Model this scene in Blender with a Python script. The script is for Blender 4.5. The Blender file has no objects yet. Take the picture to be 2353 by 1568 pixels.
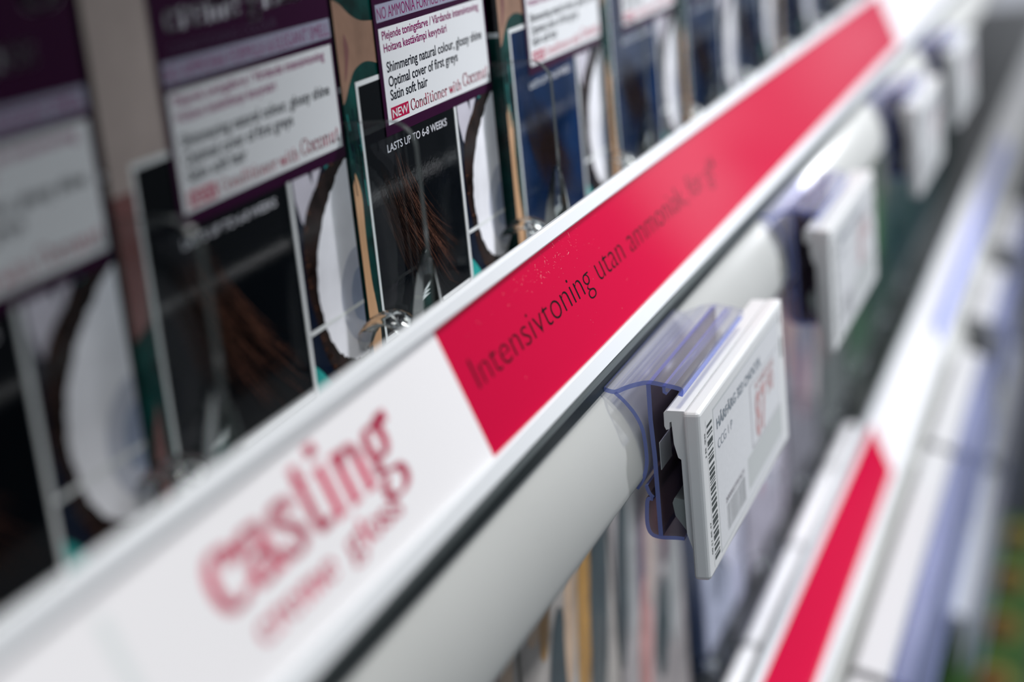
import bpy, bmesh, math, random
from mathutils import Vector, Matrix, Euler

S = bpy.context.scene
COL = S.collection
random.seed(7)
MM = 0.001
EYE = 1.25            # camera height above the floor; all mm figures below are measured from the eye

# ------------------------------------------------------------------ camera, world, lights, exposure
cam = bpy.data.cameras.new('camera')
cam_o = bpy.data.objects.new('camera', cam)
COL.objects.link(cam_o)
X_ = Vector((1443, 1254, -3900)).normalized()          # along the shelf, in camera axes
Z_ = Vector((-1370, 13700, 3900)); Z_ = (Z_ - X_ * X_.dot(Z_)).normalized()
Y_ = Z_.cross(X_)
cam_o.matrix_world = Matrix.Translation((0, 0, EYE)) @ Matrix((X_, Y_, Z_)).to_4x4()
cam.sensor_width = 36.0
cam.lens = 3900 / 2353 * 36.0
cam.clip_start = 0.005
cam.clip_end = 60
cam.dof.use_dof = True
cam.dof.focus_distance = 0.348
cam.dof.aperture_fstop = 6.8
cam.dof.aperture_blades = 9
S.camera = cam_o

vs = S.view_settings
vs.view_transform = 'Standard'
vs.look = 'None'
vs.gamma = 1.0
vs.use_curve_mapping = False
vs.exposure = 0.0
S.cycles.use_denoising = True
S.cycles.max_bounces = 14
S.cycles.transparent_max_bounces = 24
S.cycles.transmission_bounces = 10
S.cycles.caustics_refractive = True
S.cycles.sample_clamp_indirect = 6

world = bpy.data.worlds.new('store_surroundings')
S.world = world
world.use_nodes = True
wn = world.node_tree.nodes; wl = world.node_tree.links
wn.clear()
w_out = wn.new('ShaderNodeOutputWorld')
w_bg = wn.new('ShaderNodeBackground')
w_tc = wn.new('ShaderNodeTexCoord')
w_sep = wn.new('ShaderNodeSeparateXYZ')
w_rz = wn.new('ShaderNodeValToRGB')
w_rx = wn.new('ShaderNodeValToRGB')
w_noise = wn.new('ShaderNodeTexNoise')
w_rn = wn.new('ShaderNodeValToRGB')
w_mul = wn.new('ShaderNodeMixRGB'); w_mul.blend_type = 'MULTIPLY'; w_mul.inputs[0].default_value = 1
w_mul2 = wn.new('ShaderNodeMixRGB'); w_mul2.blend_type = 'MULTIPLY'; w_mul2.inputs[0].default_value = 1
wl.new(w_tc.outputs['Generated'], w_sep.inputs[0])
w_mapz = wn.new('ShaderNodeMath'); w_mapz.operation = 'MULTIPLY_ADD'; w_mapz.inputs[1].default_value = .5; w_mapz.inputs[2].default_value = .5
w_mapx = wn.new('ShaderNodeMath'); w_mapx.operation = 'MULTIPLY_ADD'; w_mapx.inputs[1].default_value = .5; w_mapx.inputs[2].default_value = .5
wl.new(w_sep.outputs['Z'], w_mapz.inputs[0]); wl.new(w_sep.outputs['X'], w_mapx.inputs[0])
wl.new(w_mapz.outputs[0], w_rz.inputs[0]); wl.new(w_mapx.outputs[0], w_rx.inputs[0])
e = w_rz.color_ramp.elements                       # by height: floor, shelves, ceiling
e[0].position = .40; e[0].color = (.05, .055, .06, 1)
e[1].position = .85; e[1].color = (.55, .57, .60, 1)
m_ = w_rz.color_ramp.elements.new(.60); m_.color = (.14, .15, .16, 1)
e = w_rx.color_ramp.elements                       # the bright far end of the aisle
e[0].position = .969; e[0].color = (0, 0, 0, 1)
e[1].position = 1.0; e[1].color = (.36, .38, .44, 1)
for p_, g_ in ((.9735, .46), (.9785, .44), (.9825, .06), (.9860, .12), (.9900, .30)):
    m_ = w_rx.color_ramp.elements.new(p_); m_.color = (g_, g_ * 1.02, g_ * 1.1, 1)
m_ = w_rx.color_ramp.elements.new(.02); m_.color = (.38, .46, .52, 1)  # bluish fill added from behind the camera, lifting the tag's side
m_ = w_rx.color_ramp.elements.new(.40); m_.color = (0, 0, 0, 1)
w_noise.inputs['Scale'].default_value = 17.0
w_noise.inputs['Detail'].default_value = 1.5
wl.new(w_tc.outputs['Generated'], w_noise.inputs['Vector'])
wl.new(w_noise.outputs[0], w_rn.inputs[0])
e = w_rn.color_ramp.elements
e[0].position = .44; e[0].color = (.35, .36, .38, 1)
e[1].position = .56; e[1].color = (1.35, 1.35, 1.35, 1)
w_mul2.blend_type = 'ADD'
wl.new(w_rx.outputs[0], w_mul.inputs[1]); wl.new(w_rn.outputs[0], w_mul.inputs[2])
wl.new(w_mul.outputs[0], w_mul2.inputs[1]); wl.new(w_rz.outputs[0], w_mul2.inputs[2])
wl.new(w_mul2.outputs[0], w_bg.inputs[0])
w_bg.inputs[1].default_value = 0.9
wl.new(w_bg.outputs[0], w_out.inputs[0])


def area(name, loc, target, sx, sy, power, col=(1, 1, 1)):
    l = bpy.data.lights.new(name, 'AREA')
    l.shape = 'RECTANGLE'; l.size = sx; l.size_y = sy; l.energy = power; l.color = col
    o = bpy.data.objects.new(name, l); COL.objects.link(o)
    o.location = loc
    d = Vector(target) - Vector(loc)
    o.rotation_euler = d.to_track_quat('-Z', 'Y').to_euler()
    return o


area('ceiling_light_far', (2.6, -0.8, EYE + 1.4), (1.5, 0.1, EYE - .2), 2.0, .4, 17, (1, .99, .97))
area('ceiling_light_near', (0.40, -0.42, EYE + 1.75), (0.40, 0.1, EYE - .1), 1.6, .35, 29, (1, .985, .965))


def spot(name, loc, target, deg, blend, power, radius, col):
    l = bpy.data.lights.new(name, 'SPOT'); l.energy = power; l.color = col
    l.spot_size = math.radians(deg); l.spot_blend = blend; l.shadow_soft_size = radius
    o = bpy.data.objects.new(name, l); COL.objects.link(o); o.location = loc
    o.rotation_euler = (Vector(target) - Vector(loc)).to_track_quat('-Z', 'Y').to_euler()


spot('added_spot', (1.0, -1.0, EYE + .75), (.80, .12, EYE - .08), 44, .55, 126, .06, (.93, .95, 1))  # added spot: brightens boxes to the right, leaves the left ones dim
spot('added_spot_overhead', (0.06, -0.36, EYE + 1.5), (.06, .10, EYE - .1), 24, 1.0, 62, .05, (1, .985, .97))  # added steep spot: lifts the near left of the strip

# ------------------------------------------------------------------ materials
def new_mat(name):
    m = bpy.data.materials.new(name); m.use_nodes = True
    return m, m.node_tree.nodes, m.node_tree.links


def pbr(name, col, rough=.4, metal=0, coat=0, noise=0, nscale=200, spec=.35, bump=0):
    if name.endswith('_print') or name.endswith('lettering'): spec = .22
    m, n, l = new_mat(name)
    b = n['Principled BSDF']
    b.inputs['Base Color'].default_value = (*col, 1)
    b.inputs['Roughness'].default_value = rough
    b.inputs['Metallic'].default_value = metal
    b.inputs['Coat Weight'].default_value = coat
    b.inputs['Coat Roughness'].default_value = .06
    b.inputs['Specular IOR Level'].default_value = spec
    if noise or bump:
        tc = n.new('ShaderNodeTexCoord'); t = n.new('ShaderNodeTexNoise')
        t.inputs['Scale'].default_value = nscale; t.inputs['Detail'].default_value = 3
        l.new(tc.outputs['Object'], t.inputs['Vector'])
        if noise:
            r = n.new('ShaderNodeValToRGB')
            r.color_ramp.elements[0].position = .3; r.color_ramp.elements[1].position = .7
            r.color_ramp.elements[0].color = (*[c * (1 - noise) for c in col], 1)
            r.color_ramp.elements[1].color = (*[min(1, c * (1 + noise)) for c in col], 1)
            l.new(t.outputs[0], r.inputs[0]); l.new(r.outputs[0], b.inputs['Base Color'])
        if bump:
            bp = n.new('ShaderNodeBump'); bp.inputs['Strength'].default_value = bump; bp.inputs['Distance'].default_value = .0004
            l.new(t.outputs[0], bp.inputs['Height']); l.new(bp.outputs[0], b.inputs['Normal'])
    return m


def sheet(name, tint, gloss=.05, rough=.02, ior=1.49):
    """thin clear plastic: light passes straight through with a Fresnel sheen"""
    m, n, l = new_mat(name)
    n.remove(n['Principled BSDF'])
    out = n['Material Output']
    tr = n.new('ShaderNodeBsdfTransparent'); tr.inputs[0].default_value = (*tint, 1)
    gl = n.new('ShaderNodeBsdfGlossy'); gl.inputs['Roughness'].default_value = rough
    gl.inputs[0].default_value = (1, 1, 1, 1)
    fr = n.new('ShaderNodeFresnel'); fr.inputs[0].default_value = ior
    mx = n.new('ShaderNodeMixShader')
    l.new(fr.outputs[0], mx.inputs[0]); l.new(tr.outputs[0], mx.inputs[1]); l.new(gl.outputs[0], mx.inputs[2])
    l.new(mx.outputs[0], out.inputs[0])
    return m


def milky(name, tint, diff, amount, rough=.15):
    """slightly cloudy clear plastic"""
    m, n, l = new_mat(name)
    b = n['Principled BSDF']
    b.inputs['Base Color'].default_value = (*diff, 1)
    b.inputs['Roughness'].default_value = rough
    out = n['Material Output']
    tr = n.new('ShaderNodeBsdfTransparent'); tr.inputs[0].default_value = (*tint, 1)
    mx = n.new('ShaderNodeMixShader'); mx.inputs[0].default_value = amount
    l.new(tr.outputs[0], mx.inputs[1]); l.new(b.outputs[0], mx.inputs[2]); l.new(mx.outputs[0], out.inputs[0])
    return m


def glass(name, col=(.96, .98, .98), rough=.02, ior=1.46):
    m, n, l = new_mat(name)
    b = n['Principled BSDF']
    b.inputs['Base Color'].default_value = (*col, 1)
    b.inputs['Roughness'].default_value = rough
    b.inputs['Transmission Weight'].default_value = 1
    b.inputs['IOR'].default_value = ior
    return m


M = {}
M['white_plastic'] = pbr('white_plastic', (.60, .62, .645), .32)
M['white_metal'] = pbr('white_painted_metal', (.72, .72, .70), .28, noise=.03, nscale=60)
M['bull'] = pbr('off_white_rail', (.425, .43, .42), .22, noise=.025, nscale=25)
M['carton_white'] = pbr('white_carton_board', (.74, .74, .76), .4)
M['dark_trim'] = pbr('dark_groove_fill', (.018, .024, .026), .3)
M['paper'] = pbr('white_strip_paper', (.72, .71, .73), .15)
M['red'] = pbr('crimson_print', (.46, .0008, .036), .07)
M['red_ink'] = pbr('crimson_lettering', (.52, .003, .065), .3)
M['grey_ink'] = pbr('pale_grey_print', (.60, .63, .64), .3)
M['black_ink'] = pbr('black_lettering', (.008, .004, .006), .09)
M['dust'] = pbr('dust_specks', (.75, .45, .5), .8)
M['deck'] = pbr('shelf_deck', (.10, .105, .11), .35)
M['acryl'] = sheet('clear_acrylic', (.93, .95, .95), rough=.03, ior=1.28)
M['acryl_edge'] = milky('acrylic_edge', (.30, .33, .33), (.07, .08, .08), .6, .15)
M['foot'] = glass('clear_moulded_plastic', (.95, .97, .97), .03)
M['clip'] = milky('blue_tinted_clear_plastic', (.93, .93, .96), (.58, .58, .64), .13, .3)
M['clip_rib'] = milky('blue_tinted_rib', (.78, .79, .91), (.42, .43, .60), .18, .3)
M['clip_web'] = milky('shaded_clear_plastic', (.52, .48, .52), (.08, .06, .07), .25, .3)  # clear plastic tinted dark for the shade seen through its layers
M['clip_cut'] = milky('blue_cut_edge', (.42, .48, .82), (.20, .25, .58), .5, .2)
M['clip_low'] = milky('blue_flange', (.84, .86, .94), (.33, .36, .56), .33, .35)
M['pale_grey'] = pbr('grey_rail_plastic', (.34, .36, .40), .4)
M['charcoal'] = pbr('charcoal_metal', (.012, .018, .022), .5)
M['blue_band'] = pbr('blue_band_ink', (.20, .24, .60), .3)
M['tag'] = pbr('white_tag_plastic', (.55, .56, .565), .35)
M['holder'] = pbr('white_holder_plastic', (.38, .38, .39), .4)
M['tag_grey'] = pbr('grey_tag_latch', (.16, .18, .18), .4)
M['screen'] = pbr('grey_display', (.58, .59, .61), .18, noise=.03, nscale=900)
M['screen_edge'] = pbr('display_border', (.46, .48, .49), .2)
M['screen_dark'] = pbr('display_shade_field', (.45, .47, .47), .2)
M['screen_text'] = pbr('display_text', (.19, .22, .25), .25)
M['screen_line'] = pbr('display_line', (.30, .29, .31), .25)
M['screen_red'] = pbr('display_red', (.46, .31, .31), .25)
M['bars'] = pbr('barcode_black', (.05, .06, .06), .4)
M['bars_grey'] = pbr('barcode_grey', (.36, .37, .38), .3)

gloss = dict(rough=.16, spec=.5)
M['cloth'] = pbr('green_cloth_print', (.002, .036, .031), .2, noise=.85, nscale=140)
M['navy'] = pbr('navy_print', (.004, .008, .02), .16)
M['skin'] = pbr('skin_print', (.27, .16, .11), .2, noise=.22, nscale=90)
M['skin_arm'] = pbr('arm_print', (.58, .33, .18), .2, noise=.12, nscale=60)
M['blond'] = pbr('pale_hair_print', (.42, .35, .32), .2, noise=.12, nscale=60)
M['rosy'] = pbr('rosy_print', (.20, .09, .085), .2, noise=.2, nscale=80)
M['swatch'] = pbr('black_swatch_print', (.0025, .0035, .005), .07, bump=.05, nscale=1200)
M['swatch_blue'] = pbr('blue_black_swatch_print', (.004, .018, .06), .08, noise=.6, nscale=50)
M['hair_a'] = pbr('brown_hair_print', (.038, .019, .014), .15)
M['hair_b'] = pbr('dark_hair_print', (.006, .004, .004), .15)
M['hair_c'] = pbr('copper_hair_print', (.16, .068, .044), .15)
M['line'] = pbr('white_line_print', (.70, .72, .72), .2)
M['plum'] = pbr('plum_print', (.030, .0015, .024), .12)
M['panel'] = pbr('white_panel_print', (.74, .75, .76), .16, bump=.03, nscale=1500)
M['band'] = pbr('lavender_band_print', (.32, .32, .41), .16)
M['plum_ink'] = pbr('plum_lettering', (.22, .003, .10), .2)
M['pink_ink'] = pbr('crimson_box_lettering', (.42, .004, .055), .2)
M['ink'] = pbr('dark_lettering', (.012, .014, .022), .2)
M['pale_ink'] = pbr('pale_lettering', (.62, .62, .66), .2)
M['soft_ink'] = pbr('mauve_lettering', (.07, .045, .08), .2)
M['flesh'] = pbr('coconut_flesh_print', (.80, .80, .84), .18, noise=.12, nscale=70)
M['hollow'] = pbr('coconut_hollow_print', (.52, .54, .62), .18, noise=.15, nscale=70)
M['inner'] = pbr('coconut_inner_print', (.33, .38, .50), .18, noise=.2, nscale=70)
M['husk'] = pbr('coconut_husk_print', (.016, .009, .008), .18, noise=.8, nscale=300)
M['husk_b'] = pbr('coconut_fibre_print', (.07, .03, .018), .2, noise=.6, nscale=400)
M['lobe'] = pbr('coconut_piece_print', (.52, .50, .56), .18, noise=.15, nscale=60)
M['teal'] = pbr('teal_print', (.02, .26, .24), .18, noise=.3, nscale=90)
M['carton'] = pbr('dark_carton', (.010, .014, .02), .2)

# ------------------------------------------------------------------ mesh building (all coordinates in mm from the eye)
class MB:
    def __init__(s):
        s.v = []; s.f = []; s.m = []; s.mats = []; s.smooth = []

    def mi(s, m):
        if m not in s.mats: s.mats.append(m)
        return s.mats.index(m)

    def face(s, pts, m, smooth=False):
        b = len(s.v); s.v += [tuple(p) for p in pts]
        s.f.append(tuple(range(b, b + len(pts)))); s.m.append(s.mi(m)); s.smooth.append(smooth)

    def mesh2(s, vs, fs, m, fn):
        b = len(s.v); s.v += [fn(*p) for p in vs]; k = s.mi(m)
        for f in fs: s.f.append(tuple(b + i for i in f)); s.m.append(k); s.smooth.append(False)

    def box(s, x0, x1, y0, y1, z0, z1, m):
        p = [(x0, y0, z0), (x1, y0, z0), (x1, y1, z0), (x0, y1, z0), (x0, y0, z1), (x1, y0, z1), (x1, y1, z1), (x0, y1, z1)]
        b = len(s.v); s.v += p; k = s.mi(m)
        for f in ((0, 3, 2, 1), (4, 5, 6, 7), (0, 1, 5, 4), (1, 2, 6, 5), (2, 3, 7, 6), (3, 0, 4, 7)):
            s.f.append(tuple(b + i for i in f)); s.m.append(k); s.smooth.append(False)

    def prism(s, prof, x0, x1, m, cap=None, smooth=False):
        """(y,z) outline extruded along the shelf"""
        n = len(prof); b = len(s.v); k = s.mi(m); kc = s.mi(cap or m)
        s.v += [(x0, y, z) for y, z in prof] + [(x1, y, z) for y, z in prof]
        for i in range(n):
            j = (i + 1) % n
            s.f.append((b + i, b + j, b + n + j, b + n + i)); s.m.append(k); s.smooth.append(smooth)
        s.f.append(tuple(b + i for i in range(n))[::-1]); s.m.append(kc); s.smooth.append(False)
        s.f.append(tuple(b + n + i for i in range(n))); s.m.append(kc); s.smooth.append(False)

    def ribbon(s, pts, th, x0, x1, m, cap=None, alt=None, every=3):
        """a (y,z) polyline of thickness th extruded along the shelf"""
        L = []; R = []
        for i, p in enumerate(pts):
            a = Vector(pts[max(0, i - 1)]); c = Vector(pts[min(len(pts) - 1, i + 1)])
            d = (c - a).normalized(); nn = Vector((-d.y, d.x)) * th / 2
            q = Vector(p); L.append(q + nn); R.append(q - nn)
        n = len(pts); b = len(s.v); k = s.mi(m); kc = s.mi(cap or m)
        for x in (x0, x1):
            s.v += [(x, q.x, q.y) for q in L] + [(x, q.x, q.y) for q in R]
        o = 2 * n
        for i in range(n - 1):
            k = s.mi(alt if alt and i % every == 0 else m)
            for (a0, a1) in ((i, i + 1), (n + i + 1, n + i)):
                s.f.append((b + a0, b + a1, b + o + a1, b + o + a0)); s.m.append(k); s.smooth.append(True)
            s.f.append((b + i, b + n + i, b + n + i + 1, b + i + 1)); s.m.append(kc); s.smooth.append(False)
            s.f.append((b + o + i, b + o + i + 1, b + o + n + i + 1, b + o + n + i)); s.m.append(s.mi(m)); s.smooth.append(False)
        for i in (0, n - 1):
            s.f.append((b + i, b + o + i, b + o + n + i, b + n + i)); s.m.append(kc); s.smooth.append(False)

    def loft(s, rings, m, smooth=True):
        n = len(rings[0]); b = len(s.v); k = s.mi(m)
        for r in rings: s.v += [tuple(p) for p in r]
        for a in range(len(rings) - 1):
            for i in range(n):
                j = (i + 1) % n
                s.f.append((b + a * n + i, b + a * n + j, b + (a + 1) * n + j, b + (a + 1) * n + i)); s.m.append(k); s.smooth.append(smooth)
        s.f.append(tuple(b + i for i in range(n))[::-1]); s.m.append(k); s.smooth.append(False)
        e0 = b + (len(rings) - 1) * n
        s.f.append(tuple(e0 + i for i in range(n))); s.m.append(k); s.smooth.append(False)

    def build(s, name, parent=None, origin=(0, 0, 0), bevel=0, fix=True):
        me = bpy.data.meshes.new(name)
        o0 = Vector(origin)
        me.from_pydata([tuple((Vector(v) - o0) * MM) for v in s.v], [], s.f)
        for m in s.mats: me.materials.append(m)
        me.polygons.foreach_set('material_index', s.m)
        me.polygons.foreach_set('use_smooth', s.smooth)
        if fix:
            bm = bmesh.new(); bm.from_mesh(me)
            bmesh.ops.recalc_face_normals(bm, faces=bm.faces)
            bm.to_mesh(me); bm.free()
        me.update()
        o = bpy.data.objects.new(name, me); COL.objects.link(o)
        if parent: o.parent = parent
        else: o.location = o0 * MM + Vector((0, 0, EYE))
        if bevel:
            b = o.modifiers.new('rounded_edges', 'BEVEL'); b.width = bevel * MM; b.segments = 3; b.limit_method = 'ANGLE'
        return o


def empty(name, origin, label, cat, group=None):
    o = bpy.data.objects.new(name, None); COL.objects.link(o)
    o.empty_display_size = .01
    o.location = Vector(origin) * MM + Vector((0, 0, EYE))
    return tag(o, label, cat, group)


def tag(o, label, cat, group=None):
    o['label'] = label; o['category'] = cat
    if group: o['group'] = group
    return o


def structure(o):
    o['kind'] = 'structure'; return o


def dup(root, delta, label, group=None):
    """copy of a thing and its parts, moved by delta mm"""
    r = root.copy(); COL.objects.link(r)
    r.location = root.location + Vector(delta) * MM
    r['label'] = label
    if group: r['group'] = group
    for ch in list(root.children):
        c = ch.copy(); COL.objects.link(c); c.parent = r
        for g in list(ch.children):
            d = g.copy(); COL.objects.link(d); d.parent = c
    return r


# ------------------------------------------------------------------ lettering
_tc = {}
def sans(txt, bold=0.0):
    """outline lettering: 2D vertices (cap height 1, from x = 0), faces, width"""
    key = (txt, bold)
    if key in _tc: return _tc[key]
    c = bpy.data.curves.new('lettering', 'FONT'); c.body = txt; c.size = 1; c.offset = bold
    c.dimensions = '2D'; c.fill_mode = 'FRONT'; c.resolution_u = 4
    o = bpy.data.objects.new('lettering', c); COL.objects.link(o)
    dg = bpy.context.evaluated_depsgraph_get(); dg.update()
    me = o.evaluated_get(dg).to_mesh()
    vs_ = [(v.co.x, v.co.y) for v in me.vertices]; fs = [tuple(p.vertices) for p in me.polygons]
    o.evaluated_get(dg).to_mesh_clear()
    bpy.data.objects.remove(o); bpy.data.curves.remove(c)
    x0 = min(v[0] for v in vs_); x1 = max(v[0] for v in vs_); CAP = .729
    vs_ = [((x - x0) / CAP, y / CAP) for x, y in vs_]
    _tc[key] = (vs_, fs, (x1 - x0) / CAP)
    return _tc[key]


def arc(cx, cy, rx, ry, a0, a1, n=18):
    return [(cx + rx * math.cos(math.radians(a0 + (a1 - a0) * i / n)), cy + ry * math.sin(math.radians(a0 + (a1 - a0) * i / n))) for i in range(n + 1)]


def smooth_line(p, n=6):
    out = []
    for i in range(len(p) - 1):
        p0 = p[max(0, i - 1)]; p1 = p[i]; p2 = p[i + 1]; p3 = p[min(len(p) - 1, i + 2)]
        for k in range(n):
            t = k / n
            out.append(tuple(.5 * (2 * p1[j] + (p2[j] - p0[j]) * t + (2 * p0[j] - 5 * p1[j] + 4 * p2[j] - p3[j]) * t * t + (3 * p1[j] - p0[j] - 3 * p2[j] + p3[j]) * t ** 3) for j in (0, 1)))
    out.append(p[-1]); return out


def stem(x, y0, y1, sl=1, sr=1, top=1):
    q = [[(x, y0), (x, y1)], [(x - .16 * sl, y0 + .02), (x + .16 * sr, y0 + .02)]]
    if top: q.append([(x - .17, y1 - .03), (x, y1 - .02)])
    return q


DOT = lambda x, y, r=.08: [[(x - r * .3, y - r), (x - r * .3, y + r)], [(x + r * .3, y - r), (x + r * .3, y + r)]]
G = {
    'C': ([arc(.58, .72, .48, .72, 42, 318, 30), [(.94, .98), (.94, 1.42)], [(.94, .45), (.94, .3)]], 1.08),
    'c': ([arc(.42, .5, .32, .5, 50, 318, 24)] + DOT(.62, .78, .1), .78),
    'a': ([[(.62, .72), (.62, .1), (.74, .03)], smooth_line([(.16, .74), (.22, .92), (.4, .98), (.56, .93), (.62, .72)]), arc(.38, .27, .24, .26, 0, 360, 20)] + DOT(.18, .76, .1), .84),
    's': ([smooth_line([(.58, .74), (.50, .93), (.34, .98), (.18, .88), (.18, .70), (.34, .56), (.52, .42), (.60, .25), (.50, .06), (.32, .01), (.16, .08), (.10, .28)])], .72),
    't': ([smooth_line([(.3, 1.28), (.3, .6), (.3, .2), (.38, .04), (.5, .03), (.58, .14)]), [(.08, .97), (.55, .97)]], .62),
    'i': (stem(.26, 0, 1) + DOT(.26, 1.34, .1), .50),
    'l': (stem(.26, 0, 1.5), .50),
    'n': (stem(.24, 0, 1) + [smooth_line([(.26, .72), (.38, .92), (.54, .98), (.70, .88), (.74, .7)]), [(.74, .72), (.74, 0)], [(.58, .02), (.90, .02)]], .98),
    'm': (stem(.24, 0, 1) + [smooth_line([(.26, .72), (.38, .92), (.52, .98), (.66, .88), (.70, .7)]), [(.70, .72), (.70, 0)], [(.56, .02), (.84, .02)],
                             smooth_line([(.72, .72), (.84, .92), (.98, .98), (1.12, .88), (1.16, .7)]), [(1.16, .72), (1.16, 0)], [(1.0, .02), (1.32, .02)]], 1.4),
    'h': (stem(.24, 0, 1.5) + [smooth_line([(.26, .72), (.38, .92), (.54, .98), (.70, .88), (.74, .7)]), [(.74, .72), (.74, 0)], [(.58, .02), (.90, .02)]], .98),
    'u': ([[(.22, 1), (.22, .3)], [(.06, .97), (.22, .97)], smooth_line([(.22, .3), (.28, .08), (.42, .01), (.58, .08), (.70, .3)]), [(.72, 1), (.72, .02)], [(.56, .97), (.72, .97)], [(.72, .03), (.88, .03)]], .96),
    'r': (stem(.24, 0, 1) + [smooth_line([(.26, .68), (.36, .9), (.5, .97)])] + DOT(.56, .88, .1), .72),
    'e': ([arc(.40, .5, .31, .5, 5, 320, 26), [(.12, .55), (.70, .55)]], .80),
    'o': ([arc(.42, .5, .33, .5, 0, 360, 30)], .84),
    'd': ([arc(.40, .48, .30, .48, 0, 360, 28), [(.72, 1.5), (.72, .02)], [(.55, 1.47), (.72, 1.47)], [(.72, .03), (.88, .03)]], .95),
    'g': ([arc(.40, .66, .26, .33, 0, 360, 26), smooth_line([(.58, .90), (.70, 1.04), (.84, 1.04)]), smooth_line([(.24, .38), (.13, .24), (.22, .10), (.46, .05), (.68, .0), (.78, -.18), (.68, -.38), (.40, -.46), (.14, -.38), (.08, -.20), (.22, -.02)])] + DOT(.84, .98, .1), .92),
    'w': ([[(.08, 1), (.34, .03)], [(.34, .03), (.54, .9)], [(.50, 1), (.78, .03)], [(.78, .03), (.98, .97)], [(0, .97), (.24, .97)], [(.42, .97), (.62, .97)], [(.88, .97), (1.08, .97)]], 1.08),
    ' ': ([], .42),
}


def serif(txt, thick=.20, thin=.055):
    """modern-face roman lettering drawn with a flat nib: x-height 1"""
    vs_ = []; fs = []; x = 0
    for ch in txt:
        st, adv = G[ch]
        for line in st:
            for a, b in zip(line[:-1], line[1:]):
                hw = thick / 2; hh = thin / 2
                p = []
                for q in (a, b):
                    p += [(q[0] - hw, q[1] - hh), (q[0] + hw, q[1] - hh), (q[0] + hw, q[1] + hh), (q[0] - hw, q[1] + hh)]
                if abs(a[1] - b[1]) < .03 and abs(a[0] - b[0]) > .1:   # hairline serif
                    p = [(min(a[0], b[0]), a[1] - hh), (max(a[0], b[0]), a[1] - hh), (max(a[0], b[0]), a[1] + hh), (min(a[0], b[0]), a[1] + hh)]
                pts = sorted(set(p)); lo = []; up = []
                for q in pts:
                    while len(lo) > 1 and (lo[-1][0] - lo[-2][0]) * (q[1] - lo[-2][1]) - (lo[-1][1] - lo[-2][1]) * (q[0] - lo[-2][0]) <= 0: lo.pop()
                    lo.append(q)
                for q in reversed(pts):
                    while len(up) > 1 and (up[-1][0] - up[-2][0]) * (q[1] - up[-2][1]) - (up[-1][1] - up[-2][1]) * (q[0] - up[-2][0]) <= 0: up.pop()
                    up.append(q)
                h = lo[:-1] + up[:-1]
                b0 = len(vs_); vs_ += [(x + q[0], q[1]) for q in h]; fs.append(tuple(range(b0, b0 + len(h))))
        x += adv
    return vs_, fs, x


def write(mb, t, x0, x1, base, cap, m, fn, ):
    """place lettering t so that it runs x0..x1 with its letters cap high above base"""
    vs_, fs, w = t
    sx = (x1 - x0) / w
    mb.mesh2([(x0 + a * sx, base + b * cap) for a, b in vs_], fs, m, fn)


# ------------------------------------------------------------------ the fixture: floor, back wall, three shelves
BACK = 430
LX0, LX1 = -60, 2600
mb = MB(); mb.box(-1500, 6000, -2500, 900, -EYE * 1000 - 60, -EYE * 1000, pbr('floor_tiles', (.13, .135, .14), .4, noise=.08, nscale=2))
structure(mb.build('floor'))
mb = MB(); mb.box(LX0, LX1, BACK, BACK + 25, -EYE * 1000, 620, M['white_metal'])
structure(mb.build('wall_back'))
NV = Vector((-.9323, .3617)); UV = Vector((.3617, .9323)); P0 = Vector((103.0, -98.0))


def sl(v, n, dz=0):
    p = P0 + UV * v + NV * n
    return (p.x, p.y + dz)


def ellipse_nose(dz):
    pts = [(128, -104 + dz)]
    for i in range(0, 25):
        a = math.radians(92 + i * (182 - 92) / 24)
        pts.append((113.5 + 17.4 * math.cos(a), -125 + dz + 21.3 * math.sin(a)))
    pts += [(96.6, -126.6 + dz), (98.2, -127.4 + dz), (128, -128.5 + dz)]
    return pts


H2, H3 = -183, -366


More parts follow.
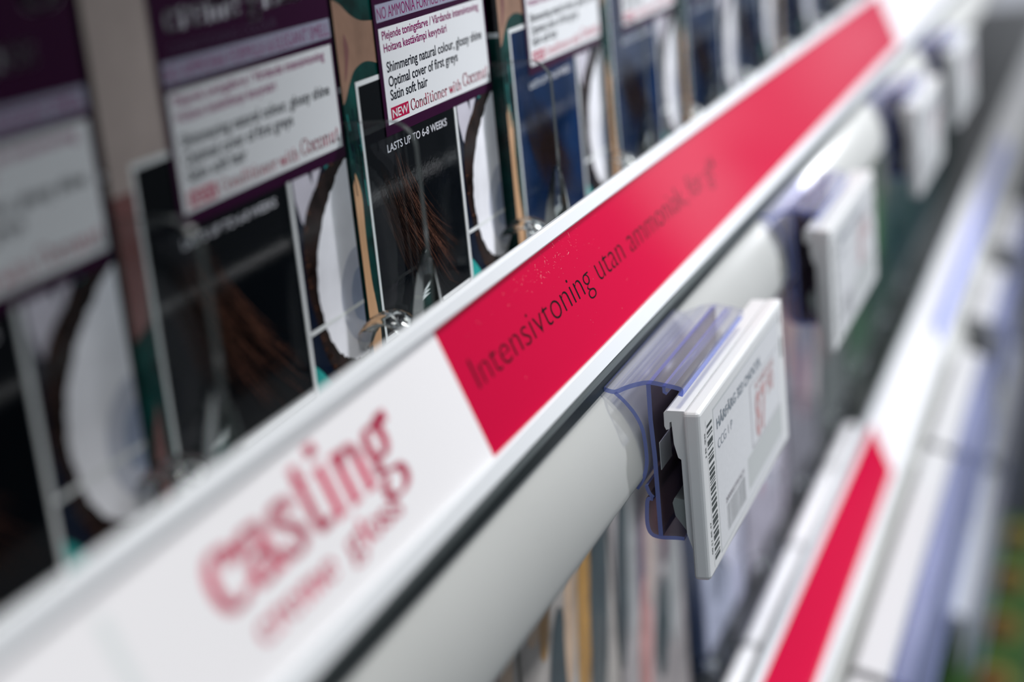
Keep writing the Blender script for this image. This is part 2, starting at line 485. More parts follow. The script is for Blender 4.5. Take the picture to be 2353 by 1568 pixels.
def make_shelf(dz, label, white=None, nose=None, deck=None):
    root = empty('shelf', ((LX0 + LX1) / 2, BACK, -93 + dz), label, 'shelf')
    org = ((LX0 + LX1) / 2, BACK, -93 + dz)
    d = MB(); d.box(LX0, LX1, 117, BACK, -103.5 + dz, -93 + dz, deck or M['deck'])
    d.build('deck', root, org)
    c = MB()
    prof = [sl(-3.1, -2.0, dz), sl(-3.1, .9, dz), sl(-.1, .9, dz), sl(.2, .55, dz), sl(.2, -.35, dz), sl(24.4, -.35, dz), sl(24.4, .55, dz), sl(24.7, .9, dz),
            sl(27.0, .9, dz), sl(27.5, .4, dz), sl(27.5, -1.2, dz), sl(27.0, -2.0, dz), sl(-3.1, -2.6, dz)]
    c.prism(prof, LX0, LX1, white or M['white_plastic'])
    c.build('label_channel', root, org)
    k = MB(); k.prism([sl(26.6, -2.05, dz), sl(26.6, -2.6, dz), (117.0, -93 + dz), (117.0, -103.2 + dz), (106, -103.2 + dz), sl(-2.6, -2.65, dz)], LX0, LX1, deck or M['charcoal'])
    k.build('channel_back', root, org)  # coloured dark as if recessed, so its reflection in the boxes stays dim
    g = MB(); g.prism([(104.4, -101.9 + dz), (102.9, -106.9 + dz), (106, -107.2 + dz), (112, -104.2 + dz), (112, -103.1 + dz)], LX0, LX1, M['dark_trim'])  # dark bar with a grey stripe, filling the groove under the channel
    g.prism([(103.9, -103.6 + dz), (103.3, -104.0 + dz), (103.2, -104.7 + dz), (103.6, -104.9 + dz)], LX0, LX1, pbr('grey_groove_stripe', (.14, .16, .16), .3))
    g.build('groove_bar', root, org)['label'] = 'dark grey bar in the groove under the white channel'
    n = MB(); n.prism(ellipse_nose(dz), LX0, LX1, nose or M['bull'], smooth=False)
    o = n.build('front_rail', root, org)
    for p in o.data.polygons: p.use_smooth = len(p.vertices) == 4
    if dz == H3: root.location.y += .017      # the lowest shelf sits a little further back
    return root


make_shelf(0, 'white shelf with rounded front rail carrying the dark hair colour boxes')
make_shelf(H2, 'white shelf below the sharp price tag, carrying blurred pale cartons')
make_shelf(H3, 'lowest dark-fronted shelf at the right edge, above the green cartons', M['charcoal'], M['charcoal'])

# ------------------------------------------------------------------ printed shelf strips lying in the channels
def strip(dz, x0, red0, red1, x1, letters, label):
    mb = MB(); fn = lambda n: (lambda u, v: (u, *sl(v, n, dz)))
    base = fn(-.12)
    def q(u0, u1, v0, v1, m, n):
        f = fn(n); mb.face([f(u0, v0), f(u1, v0), f(u1, v1), f(u0, v1)], m)
    prof = [sl(.25, -.34, dz), sl(24.35, -.34, dz), sl(24.35, -.12, dz), sl(.25, -.12, dz)]
    mb.prism(prof, x0, red0, M['paper']); mb.prism(prof, red0, red1, M['red']); mb.prism(prof, red1, x1, M['paper'])
    if letters:
        f = fn(-.09)
        write(mb, serif('casting', .23, .05), 168.6, 226.5, 10.7, 7.9, M['red_ink'], f)
        write(mb, serif('creme  gloss', .22, .07), 173.5, 219.5, 4.6, 2.7, M['red_ink'], f)
        write(mb, sans('Intensivtoning utan ammoniak, f\u00f6r gl*', -.015), 260.6, 447.0, 10.9, 6.1, M['black_ink'], f)
        f = fn(-.10)
        mb.face([f(147.5, 21.0), f(148.6, 21.6), f(150.0, 21.0), f(150.0, .3), f(147.5, .3)], M['grey_ink'])
        f = fn(-.08)
        for i in range(150):
            t = random.random()
            u = random.gauss(312, 14) if t < .7 else random.uniform(262, 420)
            v = random.gauss(21, 1.6) if t < .7 else random.uniform(2, 23)
            if not .6 < v < 24: continue
            r = random.uniform(.02, .07)
            k = [f(u + r * math.cos(a) * random.uniform(.6, 1.3), v + r * math.sin(a) * random.uniform(.6, 1.3)) for a in [j * math.pi / 3 for j in range(6)]]
            mb.face(k, M['dust'])
        for i in range(14):
            u = random.gauss(312, 8); v = random.gauss(21, 1.2); a = random.uniform(0, 3.1); L = random.uniform(.4, 1.2)
            if v > 23.5: continue
            mb.face([f(u, v), f(u + L * math.cos(a), v + L * math.sin(a)), f(u + L * math.cos(a + .08) + .02, v + L * math.sin(a + .08) + .03), f(u + .03, v + .03)], M['dust'])
    else:
        f = fn(-.09)
        mb.face([f(925, .5), f(1500, .5), f(1500, 14), f(925, 12)], M['blue_band'])
    return tag(mb.build('shelf_strip', origin=((x0 + x1) / 2, *sl(0, 0, dz)), fix=False), label, 'shelf strip')


strip(0, LX0 + 2, 254, 795, 1900, True, 'white and crimson label strip in the upper front channel, reading casting creme gloss')
strip(H2, LX0 + 2, 40, 727, 1900, False, 'crimson and white label strip on the lower shelf edge, right of the sharp price tag')

# ------------------------------------------------------------------ clear shelf dividers
def make_divider(x, label, group, dz=0):
    org = (x, 126, -93 + dz)
    root = empty('shelf_divider', org, label, 'divider', group)
    a = MB()
    y0, y1, zt, zb = 125.8, 330, -44.6 + dz, -93 + dz
    out = [(y1, zb), (y1, zt), (y0 + 5.2, zt)] + [(y0 + 5.2 - 5.2 * math.sin(t), zt - 5.2 + 5.2 * math.cos(t)) for t in [math.radians(9 * i) for i in range(1, 11)]] + [(y0, zb)]
    a.prism(out, x - .95, x + .95, M['acryl_edge'], cap=M['acryl'])
    a.build('panel', root, org)
    b = MB(); rings = []
    for t in [0, .08, .2, .35, .5, .65, .8, .92, 1]:
        z = -93 + dz + 24 * t; yc = 127.6 - 1.2 * t
        w = 3.4 * (1 - t ** 2.2) + .5; wx = 2.6 * (1 - t ** 1.8) + .75
        rings.append([(x - wx, yc, z), (x - wx * .45, yc - w * .9, z), (x + wx * .45, yc - w * .9, z), (x + wx, yc, z), (x + wx * .45, yc + w * .9, z), (x - wx * .45, yc + w * .9, z)])
    b.loft(rings, M['foot'], smooth=False)
    b.build('foot', root, org)
    c = MB(); rings = []
    for i in range(15):
        t = math.radians(5 + 150 * i / 14)
        yy = 137.2 - 6.6 * math.cos(t) - 2.2; zz = -92.4 + dz + 10.2 * math.sin(t)
        d = Vector((6.6 * math.sin(t), 10.2 * math.cos(t))).normalized(); nn = Vector((-d.y, d.x))
        ring = []
        for k in range(10):
            q = 2 * math.pi * k / 10
            ring.append((x - 1.5 + 4.2 * math.cos(q), yy + nn.x * 1.25 * math.sin(q), zz + nn.y * 1.25 * math.sin(q)))
        rings.append(ring)
    c.loft(rings, M['foot'])
    c.build('curled_stop', root, org)
    return root


B0 = 126.8; PITCH = 80.4
div_lab = ['clear divider in front of the leftmost box gap, its foot a pale blur',
           'clear rounded divider standing before the sharp box, curled stop on the rail',
           'clear divider right of the sharp box, with a dark rounded edge',
           'blurred clear divider right of the first blue-black box',
           'blurred clear divider above the words on the crimson strip end',
           'blurred pale divider beside the second price tag, upper shelf',
           'pale smeared divider, third from the far end of the upper shelf',
           'pale smeared divider, second from the far end of the upper shelf',
           'farthest clear divider on the upper shelf']
d0 = make_divider(B0 + PITCH, div_lab[0], 'clear dividers on the upper shelf')
for k in range(1, 9):
    dup(d0, (PITCH * k, 0, 0), div_lab[k], 'clear dividers on the upper shelf')
low_lab = ['clear divider behind the sharp price tag on the lower shelf', 'blurred divider on the lower shelf just right of the sharp price tag',
           'white blurred divider foot beside the crimson strip, nearer one', 'white blurred divider foot beside the crimson strip, middle one',
           'white blurred divider foot near the far end of the crimson strip', 'lower shelf divider beside the white end of the strip',
           'far lower shelf divider among the green cartons']
for k in range(7):
    dup(d0, (505 - B0 - PITCH + 84 * k, 0, H2), low_lab[k], 'clear dividers on the lower shelf')

# ------------------------------------------------------------------ hair colour boxes
def hair_box(k, label, variant=0, dy=0, blue=False, legible=True):
    o = B0 + PITCH * k
    yf = 140.3 + dy
    org = (o + 40, yf, -93)
    root = empty('hair_color_box', org, label, 'box', 'hair colour boxes on the upper shelf')
    f = lambda lay: (lambda u, z: (o + u, yf - lay * .03, z))
    P = lambda m_, pts, m, lay: m_.face([f(lay)(*p) for p in pts], m)
    R = lambda m_, u0, u1, z0, z1, m, lay: P(m_, [(u0, z0), (u1, z0), (u1, z1), (u0, z1)], m, lay)
    c = MB()
    c.box(o + 1.2, o + 79.4, yf, yf + 62, -92.8, 78, M['carton'])
    # left side: framed dark picture with teal foot
    xs = o + 1.17
    for (y0, y1, z0, z1, m) in ((yf, yf + 62, -92, 77, M['cloth']), (yf + .2, yf + 40, -38, 77, M['swatch']), (yf + .2, yf + 40, -39.2, -38, M['line'])):
        xs -= .02
        c.face([(xs, y0, z0), (xs, y1, z0), (xs, y1, z1), (xs, y0, z1)], m)
    R(c, 1.2, 79.4, -92.8, 78, M['cloth'], 1)
    if variant:
        R(c, 1.2, 19, -42, 60, M['blond'], 2)
        P(c, [(1.2, -42), (9, -42), (8, -52), (6, -62), (1.2, -64)], M['rosy'], 2)
        P(c, [(2.8, -78), (4.6, -74), (5.0, -86), (4.6, -92), (1.2, -92), (1.2, -84)], M['rosy'], 2)
    else:
        P(c, smooth_line([(1.2, -21.8), (4.5, -23.0), (8.5, -25.4), (13, -27.0), (18.4, -27.6)]) + smooth_line([(18.4, -35.9), (14.5, -35.0), (11, -35.0), (7.4, -36.0), (4.6, -38.4), (2.6, -40.6), (1.2, -41.5)]), M['skin'], 2)
        P(c, smooth_line([(4.8, -28.5), (6.2, -31), (5.4, -34), (3.2, -37.5), (4.0, -33.5), (4.2, -30.5)]), M['rosy'], 3)
        P(c, smooth_line([(2.7, -54.7), (4.4, -59.5), (4.0, -68), (4.2, -76), (5.2, -82), (5.6, -87), (4.6, -92)]) + [(1.2, -92), (1.2, -57)], M['skin_arm'], 2)
        for i in range(26):   # folds of the green cloth
            u = random.uniform(1.5, 7); z = random.uniform(-56, -42); L = random.uniform(3, 8)
            P(c, [(u, z), (u + .35, z), (u + .9, z - L), (u + .6, z - L)], M['navy'] if i % 2 else M['teal'] if i % 6 == 0 else M['cloth'], 3)
    # white frame and dark swatch
    R(c, 7.2, 56.2, -90, -38.1, M['line'], 4)
    c.build('carton', root, org, fix=False)
    s = MB()
    sm = M['swatch_blue'] if blue else M['swatch']
    R(s, 8.2, 54.8, -89, -39.1, sm, 5)
    for i in range(420):
        t = (i / 420) ** .75
        u0 = 12 + 14 * t + random.uniform(-3, 3); z0 = -52 - random.uniform(0, 10)
        u1 = 22 + 34 * t + random.uniform(-2, 2); z1 = -68 - 18 * math.sqrt(max(0, t)) + random.uniform(-7, 7) - 6 * (1 - t)
        a0 = random.uniform(0, .45); a1 = random.uniform(.55, 1)
        pts = []
        for j in range(5):
            q = a0 + (a1 - a0) * j / 4
            pts.append((u0 + (u1 - u0) * (q ** 1.5), z0 + (z1 - z0) * q))
        w = random.uniform(.04, .15)
        poly = [(p[0], p[1]) for p in pts] + [(p[0] + w * math.sin(math.pi * (.15 + .7 * j / 4)), p[1]) for j, p in reversed(list(enumerate(pts)))]
        poly = [(min(54.6, max(8.4, p[0])), min(-40, max(-88.8, p[1]))) for p in poly]
        P(s, poly, random.choice([M['hair_a'], M['hair_b'], M['hair_b'], M['hair_c'] if t > .45 and not blue else M['hair_a']]), 6 + (i % 3) * .5)
    write(s, sans('LASTS UP TO 6-8 WEEKS', .012), 18.2, 50.2, -53.8, 1.65, M['pale_ink'], f(8))
    s.build('swatch_picture', root, org, fix=False)
    n = MB()
    R(n, 55.6, 79.4, -92.6, -50.2, M['navy'], 5)
    P(n, [(57, -50.4), (63.4, -50.6), (64.6, -53.2), (63.6, -57), (62.4, -60.4), (60.6, -61), (58.6, -58.6), (57.2, -54.6)], M['lobe'], 6)
    P(n, [(70, -50.4), (79.3, -50.4), (79.3, -52.5), (72, -54.5)], M['teal'], 6)
    P(n, [(65, -50.4), (69, -50.4), (65.6, -54), (64.5, -57), (64.4, -54)], M['lobe'], 6.4)
    P(n, [(55.8, -84.6), (58, -86), (62.5, -90), (63, -92.4), (55.8, -92.4)], M['teal'], 6)
    husk = smooth_line([(79.3, -49.5), (74, -50.2), (67.0, -53.0), (60.6, -57.6), (58.2, -63), (57.6, -70.7), (59.4, -77), (60.6, -82.5), (63.4, -87.5), (67, -91), (72, -92.4), (79.3, -92.4)])
    P(n, husk, M['husk'], 7)
    for i in range(40):
        t = random.random(); j = int(t * (len(husk) - 10)) + 4
        a = husk[j]; d = random.uniform(.6, 2.2)
        P(n, [(a[0], a[1]), (a[0] + d, a[1] + random.uniform(-.6, .6)), (a[0] + d * .8, a[1] + .5)], M['husk_b'], 8)
    flesh = smooth_line([(79.3, -51.2), (77.2, -51.6), (73.4, -54.2), (69.6, -57.4), (65.6, -61.5), (62.8, -66.4), (61.6, -71), (61.9, -76), (63.4, -81), (66.0, -84.6), (69.4, -87.2), (73.0, -88.6), (76.2, -89.2), (79.3, -89.0)], 5)
    rj = random.Random(5)
    P(n, [(a + rj.uniform(-.22, .22) * (a < 79), b + rj.uniform(-.22, .22)) for a, b in flesh], M['flesh'], 9)
    P(n, smooth_line([(79.3, -68), (76, -68.6), (72.2, -71.6), (70.2, -76), (71.0, -81), (74, -85), (79.3, -87)]), M['hollow'], 10)
    P(n, smooth_line([(79.3, -72), (76.6, -73), (74.6, -76.6), (75.6, -81), (79.3, -83)]), M['inner'], 11)
    R(n, 55.6, 79.4, -79.4, -78.6, M['line'], 12)
    R(n, 54.8, 56.0, -91.5, -50.2, M['line'], 12)
    n.build('coconut_picture', root, org, fix=False)
    p = MB()
    R(p, 18.3, 79.42, -50.7, 78, M['plum'], 13)
    R(p, 19.9, 78.4, -48.6, -29.6, M['panel'], 14)
    R(p, 19.6, 79.0, -28.4, -24.9, M['band'], 14)
    T = f(15)
    write(p, sans('NO AMMONIA FORMULA & ELEGANT SMELL', -.004), 20.2, 78.4, -27.9, 2.45, M['plum_ink'], T)
    write(p, sans('CONDITIONING COLOUR', 0), 22.2, 58.5, -24.0, 1.7, M['soft_ink'], T)
    write(p, serif('creme gloss', .2, .06), 22.2, 69, -20.5, 3.3, M['pale_ink'], T)
    write(p, serif('casting', .22, .06), 21.5, 77.5, -9.5, 8.5, M['pale_ink'], T)
    write(p, sans('Plejende toningsfarve / V\u00e5rdande intensivtoning', .016), 21.3, 75.2, -31.9, 1.75, M['plum_ink'], T)
    write(p, sans('Hoitava kest\u00e4v\u00e4mpi kevytv\u00e4ri', .016), 21.5, 55.2, -34.4, 1.75, M['plum_ink'], T)
    write(p, sans('Shimmering natural colour, glossy shine', .018), 21.9, 75.6, -38.4, 2.15, M['ink'], T)
    write(p, sans('Optimal cover of first greys', .018), 22.0, 59.9, -41.3, 2.15, M['ink'], T)
    write(p, sans('Satin soft hair', .018), 22.2, 41.8, -44.0, 2.15, M['ink'], T)
    R(p, 21.6, 30.6, -47.9, -45.4, M['pink_ink'], 15)
    write(p, sans('NEW', .01), 22.2, 30.1, -47.5, 1.75, M['panel'], f(16))
    write(p, serif('Conditioner with', .17, .055), 31.6, 60.4, -47.6, 1.55, M['pink_ink'], T)
    write(p, serif('Coconut', .17, .05), 61.4, 77.4, -47.3, 1.95, M['pink_ink'], T)
    p.build('info_panel', root, org, fix=False)
    return root


hair_box(0, 'dark hair colour box at the left picture edge, most blurred', 1)
hair_box(1, 'soft-focus hair colour box with beige strip, second from left', 1)
hb = hair_box(2, 'sharp hair colour box reading Shimmering natural colour, beside the green cloth picture', 0)
hb4 = hair_box(3, 'hair colour box with blue-black swatch just right of the sharp box', 0, -2.5, True)
far_lab = ['fifth hair colour box from the left, white panel washed out', 'sixth hair colour box from the left, behind pale dividers',
           'seventh hair colour box from the left, near the bright strip reflection', 'eighth hair colour box from the left, a bluish smear',
           'ninth hair colour box, last one above the crimson strip', 'farthest hair colour box at the top picture edge']
for k in range(4, 10):
    dup(hb4, (PITCH * (k - 3), random.uniform(-1.5, 1.5), 0), far_lab[k - 4])

# ------------------------------------------------------------------ price tag clips and electronic price tags
def make_clip(x0, x1, label):
    org = (x0, 100, -106)
    root = empty('label_clip', org, label, 'label clip', 'clear label clips on the upper rail')
    a = MB(); th = .95
    top = smooth_line([(103.0, -106.4), (101.5, -106.9), (100.2, -106.9), (98.3, -106.1), (95.4, -105.2), (92.9, -104.9), (90.1, -105.4), (87.4, -106.0), (86.6, -106.5), (86.9, -107.7)], 4)
    a.ribbon(top, th, x0, x1, M['clip'], M['clip_cut'], M['clip_rib'], 5)
    a.ribbon([(90.2, -105.6), (90.2, -106.9), (89.6, -107.2)], .7, x0, x1, M['clip'], M['clip_cut'])
    a.build('top_flange', root, org, fix=False)
    b = MB()
    b.ribbon(smooth_line([(100.6, -107.2), (98.6, -109.2), (96.6, -112.0), (95.3, -115.4), (94.95, -120.8), (95.3, -123.8), (96.2, -126.2), (97.6, -128.2)], 4), .8, x0, x1, M['clip'], M['clip_cut'])
    b.build('rail_grip', root, org, fix=False)
    c = MB()
    c.ribbon([(93.4, -105.2), (93.5, -113), (93.2, -121), (93.2, -138.6)], .95, x0, x1, M['clip_web'], M['clip_cut'])
    c.ribbon(smooth_line([(94.2, -130.0), (95.0, -129.0), (95.5, -127.4)], 3), .8, x0, x1, M['clip_web'], M['clip_cut'])
    c.ribbon(smooth_line([(94.3, -130.4), (95.4, -130.5), (95.8, -133), (95.9, -136.2), (95.2, -138.2), (93.3, -138.9), (90, -138.9), (88.2, -139)], 4), .85, x0, x1, M['clip_web'], M['clip_cut'])
    c.build('web', root, org, fix=False)
    return root


def make_tag(x0, label):
    x1 = x0 + 87; yf = 82.5; zt, zb = -110.4, -147.3
    org = (x0, 86, zt)
    root = empty('price_tag', org, label, 'price tag', 'electronic price tags on the upper rail')
    a = MB(); a.box(x0, x1, yf, 86.1, zb, zt, M['tag'])
    a.build('casing', root, org, bevel=.9)
    h = MB()
    prof = [(86.0, zt - .15), (89.6, zt - .05), (90.3, zt - .5), (90.35, zt - 3.4), (90.0, zt - 4.2), (89.3, zt - 4.0), (89.2, zt - 2.6), (88.8, zt - 2.4), (88.6, zt - 7.2), (87.9, zt - 10.2), (87.3, zt - 10.6), (87.2, zt - 27), (86.0, zt - 31)]
    h.prism(prof, x0 + 1.2, x1 - 1.2, M['tag'])
    h.build('back_hook', root, org)
    l = MB()
    l.prism([(89.7, zt - 19.6), (90.1, zt - 20.6), (89.7, zt - 23.4), (86.2, zt - 28.6), (86.2, zt - 26), (87.3, zt - 19.8)], x0 + 2.2, x0 + 30, M['tag_grey'])
    l.build('latch', root, org)['label'] = 'dark grey latch under the back'
    s = MB(); fy = lambda k: (lambda u, z: (x0 + u, yf - k * .03, z))
    Rr = lambda u0, u1, z0, z1, m, k: s.face([fy(k)(u0, z0), fy(k)(u1, z0), fy(k)(u1, z1), fy(k)(u0, z1)], m)
    Rr(10.4, 79.8, -145.4, -113.2, M['screen_edge'], .5)
    Rr(10.9, 79.3, -145.0, -113.7, M['screen'], 1)
    Rr(39.8, 79.0, -142.6, -135.2, M['screen_dark'], 2)
    T = fy(3)
    write(s, sans('H\u00c5RF\u00c4RG 323 CHOCOL', .028), 13.2, 58.6, -118.5, 2.3, M['screen_text'], T)
    write(s, sans('CCG 1 P', -.005), 13.2, 27.0, -123.0, 2.2, M['screen_text'], T)
    Rr(45.6, 78.6, -134.8, -134.55, M['screen_line'], 3); Rr(45.6, 45.95, -134.8, -119.8, M['screen_line'], 3)
    Rr(45.6, 78.6, -120.0, -119.8, M['screen_line'], 3)
    write(s, sans('87', .03), 50.0, 62.5, -133.6, 10.4, M['screen_red'], T)
    write(s, sans('90', .02), 64.0, 71.5, -128.0, 5.2, M['screen_red'], T)
    write(s, sans('KAMPANJ', .01), 51.5, 72, -122.6, 1.8, M['screen_red'], T)
    u = 17.6
    rnd = random.Random(3)
    while u < 35.5:
        w = rnd.choice([.2, .2, .3, .45]); Rr(u, u + w, -143.2, -137.4, M['bars_grey'], 3); u += w + rnd.choice([.4, .5, .7])
    write(s, sans('2000023955671', .01), 17.0, 35.4, -136.8, 1.3, M['screen_line'], T)
    s.build('screen', root, org, fix=False)
    b = MB(); fb = fy(2)
    rnd = random.Random(11); z = -114.8
    b.face([fy(1)(4.0, -145.8), fy(1)(9.6, -145.8), fy(1)(9.6, -113.4), fy(1)(4.0, -113.4)], M['tag'])
    while z > -144.8:
        w = rnd.choice([.28, .28, .5, .6, .8, 1.15])
        b.face([fb(4.7, z - w), fb(9.2, z - w), fb(9.2, z), fb(4.7, z)], M['bars']); z -= w + rnd.choice([.3, .4, .6, .8])
    d = MB()
    for (z0, t) in ((-121.0, '1B 90'), (-142.4, '00 51 8E 47')):
        vs_, fs, w = sans(t, .02)
        Hh = 5.2 if len(t) < 6 else 7.2
        d.mesh2([(a / w * Hh, q * .75) for a, q in vs_], fs, M['bars'], lambda a, q, z0=z0: (x0 + 3.2 - q, yf - .06, z0 + a))
    for (z0, z1, m) in ((-124.2, -119.2, M['bars']), (-115.6, -113.2, M['screen_line'])):
        d.face([fb(81.8, z0), fb(83.4, z0), fb(83.4, z1), fb(81.8, z1)], m)
    b.build('barcode_sticker', root, org, fix=False)
    d.build('small_markings', root, org, fix=False)['kind'] = 'stuff'
    return root


c0 = make_clip(317, 375.5, 'clear blue-edged clip holding the sharp price tag')
t0 = make_tag(314.6, 'sharp white electronic price tag in the middle of the rail')
for x, a, b in ((474.5, 'blurred blue clip behind the second price tag', 'blurred white price tag, second along the upper rail'),
                (688, 'smeared bluish clip behind the third price tag', 'pale smeared price tag, third along the upper rail'),
                (850, 'farthest bluish clip at the top right of the upper rail', 'farthest pale price tag at the top right of the upper rail')):
    dup(c0, (x - 314.6, 0, 0), a); dup(t0, (x - 314.6, 0, 0), b)

# the small paper slip tucked behind the sharp tag
mb = MB(); mb.prism([(92.5, -118.6), (92.66, -118.6), (92.66, -124.6), (92.5, -124.6)], 319, 327.5, M['tag'])
tag(mb.build('paper_slip', origin=(327, 92.5, -121)), 'small white paper slip tucked in the clip behind the sharp price tag', 'paper slip')

# ------------------------------------------------------------------ long label holders on the lower rails
def long_holder(x0, x1, dz, label, group, blue=True, body=None):
    org = (x0, 95, -106 + dz)
    root = empty('label_holder', org, label, 'label holder', group)
    a = MB()
    a.prism([(95.2, -107.0 + dz), (94.6, -105.6 + dz), (84.0, -108.6 + dz), (82.6, -110.2 + dz), (82.8, -147 + dz), (86.4, -147 + dz), (86.8, -116 + dz), (94.6, -112.0 + dz)], x0, x1, body or M['holder'])
    a.build('label_body', root, org, bevel=.6)
    b = MB()
    b.ribbon(smooth_line([(82.2, -111.0 + dz), (77.5, -111.5 + dz), (75.6, -113.5 + dz), (75.4, -130 + dz), (76.0, -150 + dz)], 4), 1.0, x0, x1, M['clip_low'] if blue else M['clip'], M['clip_cut'])
    b.build('clear_cover', root, org, fix=False)
    if dz == H3: root.location.y += .017
    return root


long_holder(420, 546, H2, 'white label holder with blue cover at the bottom of the lower rail', 'long label holders on the lower rail')
long_holder(552, 781, H2, 'long white label holder beside the crimson strip on the lower rail', 'long label holders on the lower rail')
long_holder(789, 942, H2, 'white label holder with bright blue end, beyond the rail seam', 'long label holders on the lower rail')
long_holder(1010, 1130, H2, 'far blurred label holder with blue cover at the right edge', 'long label holders on the lower rail')
long_holder(1200, 1330, H2, 'farthest pale blurred label holder at the top right of the lower rail', 'long label holders on the lower rail')
long_holder(985, 1235, H3, 'grey blurred label holder on the lowest rail, nearer one', 'label holders on the lowest rail', False, M['pale_grey'])
long_holder(1260, 1560, H3, 'grey blurred label holder on the lowest rail, farther one', 'label holders on the lowest rail', False, M['pale_grey'])

# ------------------------------------------------------------------ cartons on the lower shelf
pc = {}
def pm(c, r=.3):
    k = (c, r)
    if k not in pc: pc[k] = pbr('carton_print', c, r, noise=.28, nscale=75)
    return pc[k]


def oval(cx, cz, rx, rz, n=20): return [(x + (z - cz) * .22, z) for x, z in arc(cx, cz, rx, rz, 0, 360, n)[:-1]]


def carton(x0, x1, ztop, body, art, label, dz, yf=140, depth=60, group='cartons on the lower shelf', name='carton_box'):
    zb = -93 + dz
    org = ((x0 + x1) / 2, yf, zb)
    root = empty(name, org, label, 'box', group)
    c = MB(); c.box(x0, x1, yf, yf + depth, zb + .1, ztop, pm(body))
    c.build('carton', root, org, bevel=.5)
    a = MB()
    if len(art) > 3: art = art + [(art[0][0], [(x0, -132 + (dz - H2)), (x1, -132 + (dz - H2)), (x1, -119 + (dz - H2)), (x0, -119 + (dz - H2))])]
    for i, (col, pts) in enumerate(art):
        a.face([(min(x1 - .3, max(x0 + .3, p[0])), yf - .05 - i * .03, min(ztop - .3, max(zb + .3, p[1]))) for p in pts], pm(col))
    if art: a.build('front_picture', root, org, fix=False)
    return root


GOLD = (.30, .16, .035); SLATE = (.022, .036, .040); BEIGE = (.40, .37, .34); PINK = (.36, .19, .18); LAV = (.40, .41, .52); NAVY = (.001, .009, .034)
MAUVE = (.10, .065, .10); TAN = (.36, .26, .18); GREY = (.24, .25, .25)
carton(270, 346, -115, (.27, .25, .23), [((.16, .045, .015), oval(327, -192, 6, 15)), (TAN, oval(338, -184, 5, 12)), ((.20, .05, .02), oval(338, -206, 4, 14))], 'pale carton with rust leaf at the bottom picture edge', H2)
carton(348, 424, -115, (.28, .26, .24), [(TAN, oval(360, -178, 7, 10)), (GOLD, oval(366, -186, 4, 9)), (SLATE, oval(372, -210, 8, 24)), (GREY, oval(385, -214, 6, 26)), (TAN, oval(386, -190, 5, 22)), (GOLD, oval(396, -200, 6, 32)), (SLATE, oval(411, -196, 9, 38)), ((.05, .06, .06), oval(404, -226, 6, 24)), (MAUVE, oval(392, -236, 6, 14))], 'beige carton with gold streak and dark oval below the front rail', H2)
carton(426, 498, -115, (.27, .25, .25), [(TAN, oval(434, -164, 8, 14)), (GOLD, oval(440, -168, 5, 14)), (SLATE, oval(434, -200, 6, 30)), (GREY, oval(444, -200, 5, 26)), (MAUVE, oval(454, -206, 5, 22)), (PINK, oval(451, -234, 8, 22)), (PINK, oval(478, -186, 6, 22)), (SLATE, oval(470, -236, 7, 16)), ((.34, .27, .24), oval(464, -200, 6, 24)), (GREY, oval(486, -226, 7, 22)), ((.10, .05, .07), oval(480, -206, 4, 12))], 'grey and pink carton left of the navy block', H2)
carton(499, 522, -115, NAVY, [], 'narrow navy block below the sharp price tag', H2)  # narrow dark navy block filling the space between its neighbours
carton(523, 586, -115, LAV, [(PINK, oval(540, -206, 5, 28)), ((.38, .09, .12), oval(554, -214, 5, 24)), ((.24, .13, .06), oval(531, -198, 6, 10)), ((.56, .56, .64), oval(570, -232, 9, 26)), ((.12, .13, .2), oval(574, -188, 8, 14)), ((.16, .17, .22), oval(544, -250, 8, 12))], 'lavender carton with pink streak right of the navy block', H2)
carton(590, 670, -115, (.36, .33, .39), [((.13, .03, .07), oval(606, -205, 8, 20)), ((.5, .1, .16), oval(620, -225, 6, 24)), ((.10, .12, .22), oval(640, -180, 14, 22)), ((.60, .60, .68), oval(650, -228, 10, 30)), ((.4, .25, .18), oval(600, -170, 6, 16))], 'lilac carton with dark red blot, right of the sharp tag', H2)
carton(674, 754, -115, (.20, .19, .22), [((.25, .12, .12), oval(690, -200, 8, 24)), ((.42, .33, .30), oval(706, -184, 8, 30)), ((.03, .05, .12), oval(728, -216, 10, 24)), ((.30, .12, .16), oval(716, -236, 6, 16)), ((.5, .45, .46), oval(742, -236, 6, 20))], 'dull brown and blue carton above the crimson strip end', H2)
carton(758, 838, -115, (.13, .14, .14), [((.28, .22, .18), oval(790, -196, 14, 26)), ((.03, .09, .05), oval(816, -222, 14, 26)), ((.15, .07, .08), oval(770, -222, 7, 22))], 'dark carton with a brown patch, below the second price tag', H2)
carton(842, 922, -115, (.05, .10, .065), [((.04, .13, .045), oval(866, -212, 14, 22)), ((.17, .18, .13), oval(892, -196, 12, 26)), ((.012, .035, .032), oval(908, -240, 12, 16))], 'dark green carton right of the second price tag', H2)
carton(926, 1006, -115, (.03, .06, .05), [((.06, .17, .05), oval(950, -218, 14, 20)), ((.16, .16, .12), oval(980, -190, 12, 20)), ((.01, .05, .05), oval(994, -236, 12, 20))], 'dark green carton with a leaf-green patch, second of the green ones', H2)
cg = carton(1010, 1090, -115, (.012, .035, .04), [((.05, .06, .08), oval(1040, -190, 16, 26)), ((.02, .06, .05), oval(1070, -230, 12, 24))], 'blackish teal carton, third of the dark ones on the lower shelf', H2)
for i, t in enumerate(('blackish teal carton, fourth of the dark ones on the lower shelf', 'blackish teal carton, fifth of the dark ones on the lower shelf', 'blackish teal carton, sixth of the dark ones, near the top right',
                       'farthest blackish teal carton toward the top right corner')):
    dup(cg, (84 * (i + 1), 0, 0), t)

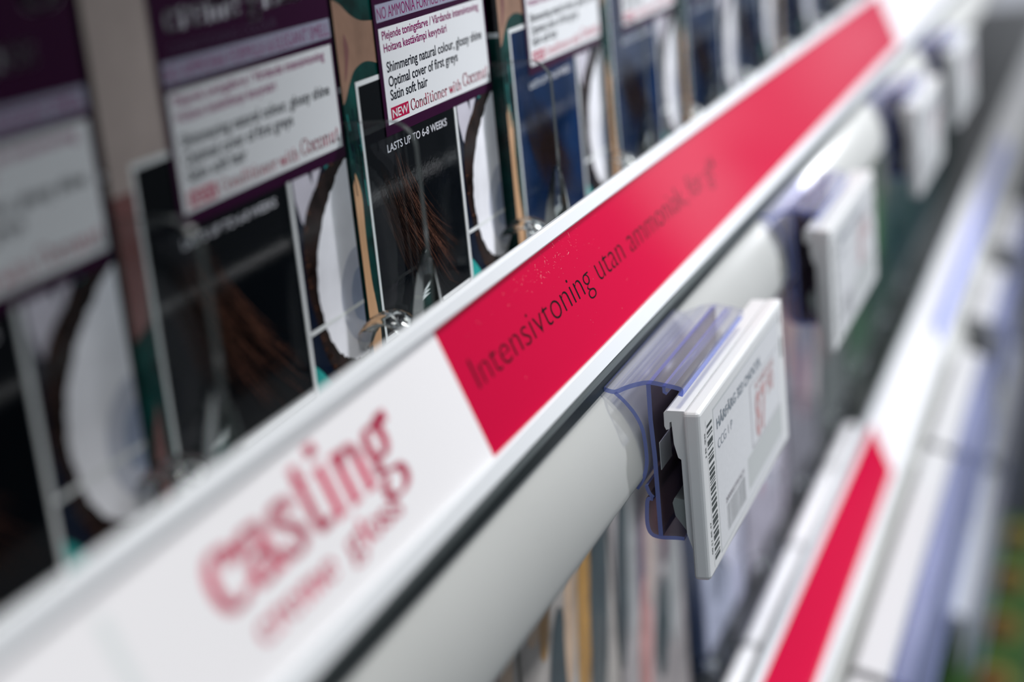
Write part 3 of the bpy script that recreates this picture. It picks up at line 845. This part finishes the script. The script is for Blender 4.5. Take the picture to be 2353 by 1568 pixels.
# small white cartons lying behind the lower strip
def white_carton(x0, x1, label):
    c = MB(); c.box(x0, x1, 117.6, 124.5, -92.9 + H2, -76 + H2, M['carton_white'])
    tag(c.build('white_carton', origin=((x0 + x1) / 2, 121, -93 + H2), bevel=2.5), label, 'box', 'small white cartons behind the lower strip')


white_carton(424, 506, 'small white carton lying behind the crimson strip at the bottom picture edge')
white_carton(508, 590, 'small white carton behind the crimson strip, second from the bottom')
white_carton(592, 674, 'small white carton behind the crimson strip, third from the bottom')
white_carton(676, 730, 'short white carton behind the far end of the crimson strip')

# cartons on the lowest shelf, mostly hidden behind its edge, and green cartons on the base deck
mb = MB(); mb.box(LX0, LX1, 70, BACK, -EYE * 1000, -EYE * 1000 + 470, M['charcoal'])  # base coloured dark to stand in for the shade around the cartons
o = mb.build('base_plinth', origin=(900, 200, -EYE * 1000)); tag(o, 'shade-darkened base of the shelving under the green cartons', 'shelf base')
ZB = -EYE * 1000 + 470
for i in range(7):
    x0 = 880 + i * 92
    org = (x0, 74, ZB)
    place = ('nearest green carton with brown dots', 'second green carton with brown dots', 'third green carton with brown dots', 'fourth green carton with brown dots', 'fifth green carton with brown dots', 'sixth green carton with brown dots', 'farthest green carton with brown dots')[i]
    root = empty('green_carton', org, place + ' along the base, counted from the bottom right', 'box', 'green cartons on the base deck')
    c = MB(); c.box(x0, x0 + 88, 76, 140, ZB + .1, ZB + 150, pm((.045, .11, .030))); c.build('carton', root, org, bevel=.5)
    a = MB()
    a.face([(p[0], p[1], ZB + 150.05) for p in oval(x0 + 44, 100, 26, 15)], pm((.22, .20, .05)))
    a.face([(p[0], p[1], ZB + 150.08) for p in oval(x0 + 40, 102, 17, 12)], pm((.10, .022, .012)))
    a.face([(p[0], 75.95, p[1]) for p in oval(x0 + 44, ZB + 118, 26, 20)], pm((.22, .20, .05)))
    a.face([(p[0], 75.92, p[1]) for p in oval(x0 + 40, ZB + 120, 17, 14)], pm((.10, .022, .012)))
    a.build('brown_dots', root, org, fix=False)
for i in range(6):
    x0 = 820 + i * 92
    carton(x0, x0 + 86, -300, (.02, .03, .035), [], ('nearest', 'second', 'third', 'fourth', 'fifth', 'farthest')[i] + ' black carton in the dark row on the lowest shelf', H3, yf=150, group='dark cartons on the lowest shelf')

# ------------------------------------------------------------------ the shelf above (out of frame) that shades the boxes
make_shelf(-H2, 'white shelf above the hair colour boxes, over the top picture edge')
